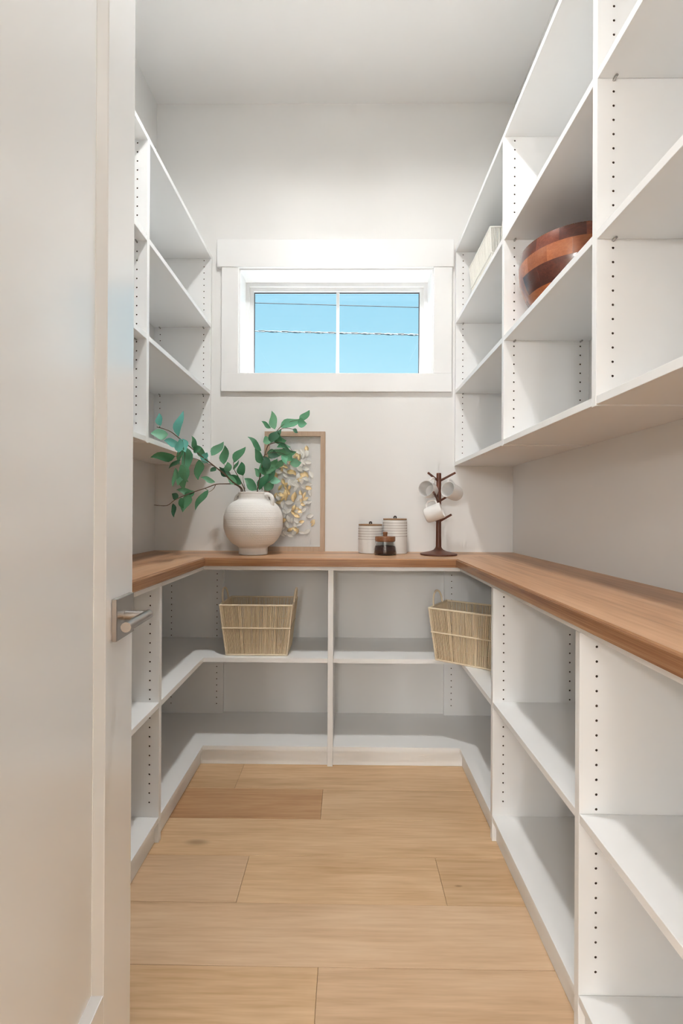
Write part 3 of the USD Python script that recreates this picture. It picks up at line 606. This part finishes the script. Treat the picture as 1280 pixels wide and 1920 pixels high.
# ------------------------------------------------------------------ mug tree and mugs
tx, ty = .4455, 2.247
tree = thing('mug_tree', 'dark walnut mug tree with a round foot, holding three white mugs', 'mug tree', (tx, ty, ZT))
obj('foot', lathe([(0, .0003), (.086, .0003), (.0885, .003), (.087, .0075), (.070, .0115), (.040, .018), (.024, .025), (.0155, .034), (.0135, .040), (0, .040)], 64, (tx, ty, ZT)), M['walnut'], tree, smooth=40)
obj('post', lathe([(0, .036), (.0135, .036), (.0125, .1), (.0115, .33), (.0115, .392), (.0098, .3955), (0, .396)], 28, (tx, ty, ZT)), M['walnut'], tree, smooth=40)
arms = [((-.058, -.045, .037), 1.283), ((.072, -.028, .040), 1.283), ((-.040, -.086, .040), 1.186), ((.066, .040, .036), 1.186), ((.055, -.025, .035), 1.088), ((-.055, .045, .035), 1.088)]
for d, z in arms:
    a = np.array([tx, ty, z]); d = np.array(d); obj('arm', tube([a+d*.05, a+d*1.02], [.0055, .0052], 12), M['walnut'], tree, smooth=40)
mr_, mh_ = .0375, .084
def mug_parts(t):
    obj('body', lathe([(0, 0), (.026, 0), (.031, .002), (.0345, .008), (.0368, .022), (mr_, .045), (mr_, .081), (.0368, mh_), (.0358, .0835), (.0345, .081), (.0345, .045), (.0335, .022), (.029, .008), (0, .006)], 48), M['mug'], t, smooth=45)
    hp = spline([(.034, 0, .070), (.047, 0, .071), (.059, 0, .060), (.0605, 0, .044), (.053, 0, .028), (.034, 0, .020)], 18)
    obj('handle', tube(hp, .0045, 10), M['mug'], t, smooth=60)
def mug_matrix(centre, axis, hdir):
    z = np.array(axis, float); z /= np.linalg.norm(z); x = np.array(hdir, float); x -= z*(x@z); x /= np.linalg.norm(x); y = np.cross(z, x)
    m = Gf.Matrix4d(1)
    for i, a in enumerate((x, y, z)): m.SetRow(i, Gf.Vec4d(*map(float, a), 0))
    o = np.array(centre) - z*mh_/2; m.SetRow(3, Gf.Vec4d(*map(float, o), 1)); return m
mugs = [((tx-.054, ty-.036, 1.240), (-.50, -.84, .12), (.50, .1, .86), 'white mug at the upper left of the mug tree'),
        ((tx+.057, ty-.045, 1.231), (-.72, -.62, .26), (-.25, .15, .95), 'white mug at the upper right of the mug tree, its mouth facing the room'),
        ((tx-.038, ty-.074, 1.130), (.86, -.28, .36), (0, .1, 1), 'lowest white mug on the mug tree, its base turned to the left')]
first = None
for c, a, h, lab in mugs:
    if first is None:
        first = UsdGeom.Xform.Define(stage, fresh('/World', 'mug')); first.MakeMatrixXform().Set(mug_matrix(c, a, h)); tag(first, lab, 'mug', 'mugs on the mug tree'); ORIGIN[str(first.GetPath())] = np.zeros(3); mug_parts(first)
    else: duplicate(first, None, label=lab, matrix=mug_matrix(c, a, h))

# ------------------------------------------------------------------ baskets
def basket(t, Lt, Wt, Lb, Wb, H, rope, band, strand, seed=1):
    """rope basket flaring upward: frame bars wound round with upright strands"""
    br = random.Random(seed); r = .0042
    def rect(l, w, z, rr): return [(-l/2, -w/2, z), (l/2, -w/2, z), (l/2, w/2, z), (-l/2, w/2, z)]
    def loop(c, rad):
        ms = []
        for k in range(4): ms.append(tube([c[k], c[(k+1) % 4]], rad, 8)); s = trimesh.creation.icosphere(1, rad); s.apply_translation(c[k]); ms.append(s)
        return cat(ms)
    T, B = rect(Lt, Wt, H, 0), rect(Lb, Wb, r, 0); Mid = [tuple(np.array(b)*.46+np.array(a)*.54) for a, b in zip(T, B)]
    obj('rim', loop(T, r), band, t, smooth=40); obj('middle_band', loop([(p[0]*1.015, p[1]*1.02, p[2]) for p in Mid], .0034), band, t, smooth=40); obj('base_rim', loop(B, r), band, t, smooth=40)
    for k in range(4): obj('corner_post', tube([B[k], T[k]], r*.95, 8), band, t, smooth=40)
    for k in range(4):
        a0, a1, b0, b1 = np.array(T[k]), np.array(T[(k+1) % 4]), np.array(B[k]), np.array(B[(k+1) % 4]); n_ = int(np.linalg.norm(a1-a0)/.0062); ms = []
        for q in range(1, n_):
            f = q/n_ + br.uniform(-.16, .16)/n_; f2 = f + br.uniform(-.14, .14)/n_
            ms.append(tube([b0+(b1-b0)*f2, (b0+(b1-b0)*f2)*.5+(a0+(a1-a0)*f)*.5, a0+(a1-a0)*f], br.uniform(.0018, .0027), 6, cap=False))
        obj('woven_side', cat(ms), strand, t, smooth=60, kind='stuff')
    obj('base', bx(-Lb/2, Lb/2, -Wb/2, Wb/2, .001, .004, 0), strand, t)
    for s in (-1, 1):
        pth = spline([(s*(Lt/2), -.052, H-.006), (s*(Lt/2+.004), -.047, H+.03), (s*(Lt/2+.007), -.024, H+.056), (s*(Lt/2+.008), 0, H+.062), (s*(Lt/2+.007), .024, H+.056), (s*(Lt/2+.004), .047, H+.03), (s*(Lt/2), .052, H-.006)], 22)
        obj('handle', tube(pth, .0042, 8), band, t, smooth=60)
b1 = thing('basket', 'woven seagrass basket with rope handles on the corner shelf left of the centre upright', 'basket', (-.404, 2.185, ZM+.0003), 0.01, group=None)
basket(b1, .325, .215, .275, .17, .232, M['rope'], M['rope_pale'], M['strand_a'])
duplicate(b1, (.560, 2.050, ZM+.0003), -33.0, label='woven seagrass basket standing askew in the right corner, partly behind an upright')
b3 = thing('basket', 'bleached white rope basket on the upper right shelf', 'basket', (.715, 2.165, 2.118+PT/2+.0003), 90.0)
basket(b3, .335, .205, .285, .165, .232, M['white_rope'], M['white_rope'], M['white_strand'], 4)

# ------------------------------------------------------------------ wooden bowl, built of staves
bcx, bcy, bz = .723, 1.4985, 1.757+PT/2+.0003
bowl = thing('bowl', 'large dark red-brown wooden bowl of glued blocks on the upper right shelf', 'bowl', (bcx, bcy, bz))
bprof = spline([(.052, 0), (.085, .006), (.118, .034), (.145, .080), (.160, .130), (.1625, .165), (.158, .208)], 40)
binn = spline([(.040, .016), (.080, .022), (.108, .046), (.133, .086), (.147, .132), (.1495, .165), (.1465, .208)], 40)
cuts = [(0, 9), (9, 17), (17, 26), (26, 33), (33, 39)]
bw = random.Random(2); NS = 14
for ri, (i0, i1) in enumerate(cuts):
    for k in range(NS):
        th = np.linspace((k+.5*(ri % 2))*2*math.pi/NS+.0004, (k+1+.5*(ri % 2))*2*math.pi/NS-.0004, 7); O_ = bprof[i0:i1+1]; I_ = binn[i0:i1+1]
        V = []; K_ = len(O_)
        for S_ in (O_, I_):
            for p in S_:
                for a in th: V.append((bcx+p[0]*math.cos(a), bcy+p[0]*math.sin(a), bz+p[1]))
        V = np.array(V); F_ = []; nn = 7; off = K_*nn
        for i in range(K_-1):
            for q in range(nn-1):
                a0 = i*nn+q; F_ += [(a0, a0+1, a0+nn+1), (a0, a0+nn+1, a0+nn)]; c0 = off+a0; F_ += [(c0, c0+nn+1, c0+1), (c0, c0+nn, c0+nn+1)]
        for q in range(nn-1):
            e0 = (K_-1)*nn+q; F_ += [(e0, e0+1, off+e0+1), (e0, off+e0+1, off+e0), (q+1, q, off+q), (q+1, off+q, off+q+1)]
        for i in range(K_-1):
            a0 = i*nn; F_ += [(a0, a0+nn, off+a0+nn), (a0, off+a0+nn, off+a0)]; a0 = i*nn+nn-1; F_ += [(a0+nn, a0, off+a0), (a0+nn, off+a0, off+a0+nn)]
        mt = BOWLW[1] if (ri == 3) else BOWLW[bw.choice([0, 0, 2, 1] if ri != 4 else [0, 0, 2])]
        obj('stave', trimesh.Trimesh(V, np.array(F_), process=False), mt, bowl, smooth=40)
obj('floor_disc', lathe([(0, 0.0002), (.0515, 0.0002), (.0515, .004), (.0395, .0162), (0, .0162)], 48, (bcx, bcy, bz)), BOWLW[0], bowl, smooth=30)

# ------------------------------------------------------------------ wires outside
def wire_pts(a, b, n=3):
    A, B = at(*a, 17), at(*b, 17); d = (B-A)/(B[0]-A[0])
    return np.array([A + d*(x-A[0]) for x in np.linspace(-26, 26, n)])
w1 = thing('power_line', 'upper thin dark power line crossing the sky', 'power line', tuple(at(478, 568, 17)), group=None)
obj('cable', tube(wire_pts((478, 568), (786, 576.5)), 0.014, 8), M['cable'], w1)
w2 = thing('power_line', 'lower twisted power line of a dark and a bare bright strand crossing the sky', 'power line', tuple(at(478, 621, 17)))
P = wire_pts((478, 621), (782, 628), 900); ph = P[:, 0]*2*math.pi/.85
for k, (nm, mt) in enumerate((('insulated_strand', 'cable'), ('bare_strand', 'alu'))):
    Q = P.copy(); Q[:, 1] += .019*np.cos(ph+k*math.pi); Q[:, 2] += .019*np.sin(ph+k*math.pi)
    obj(nm, tube(Q, .016, 6), M[mt], w2, smooth=60)
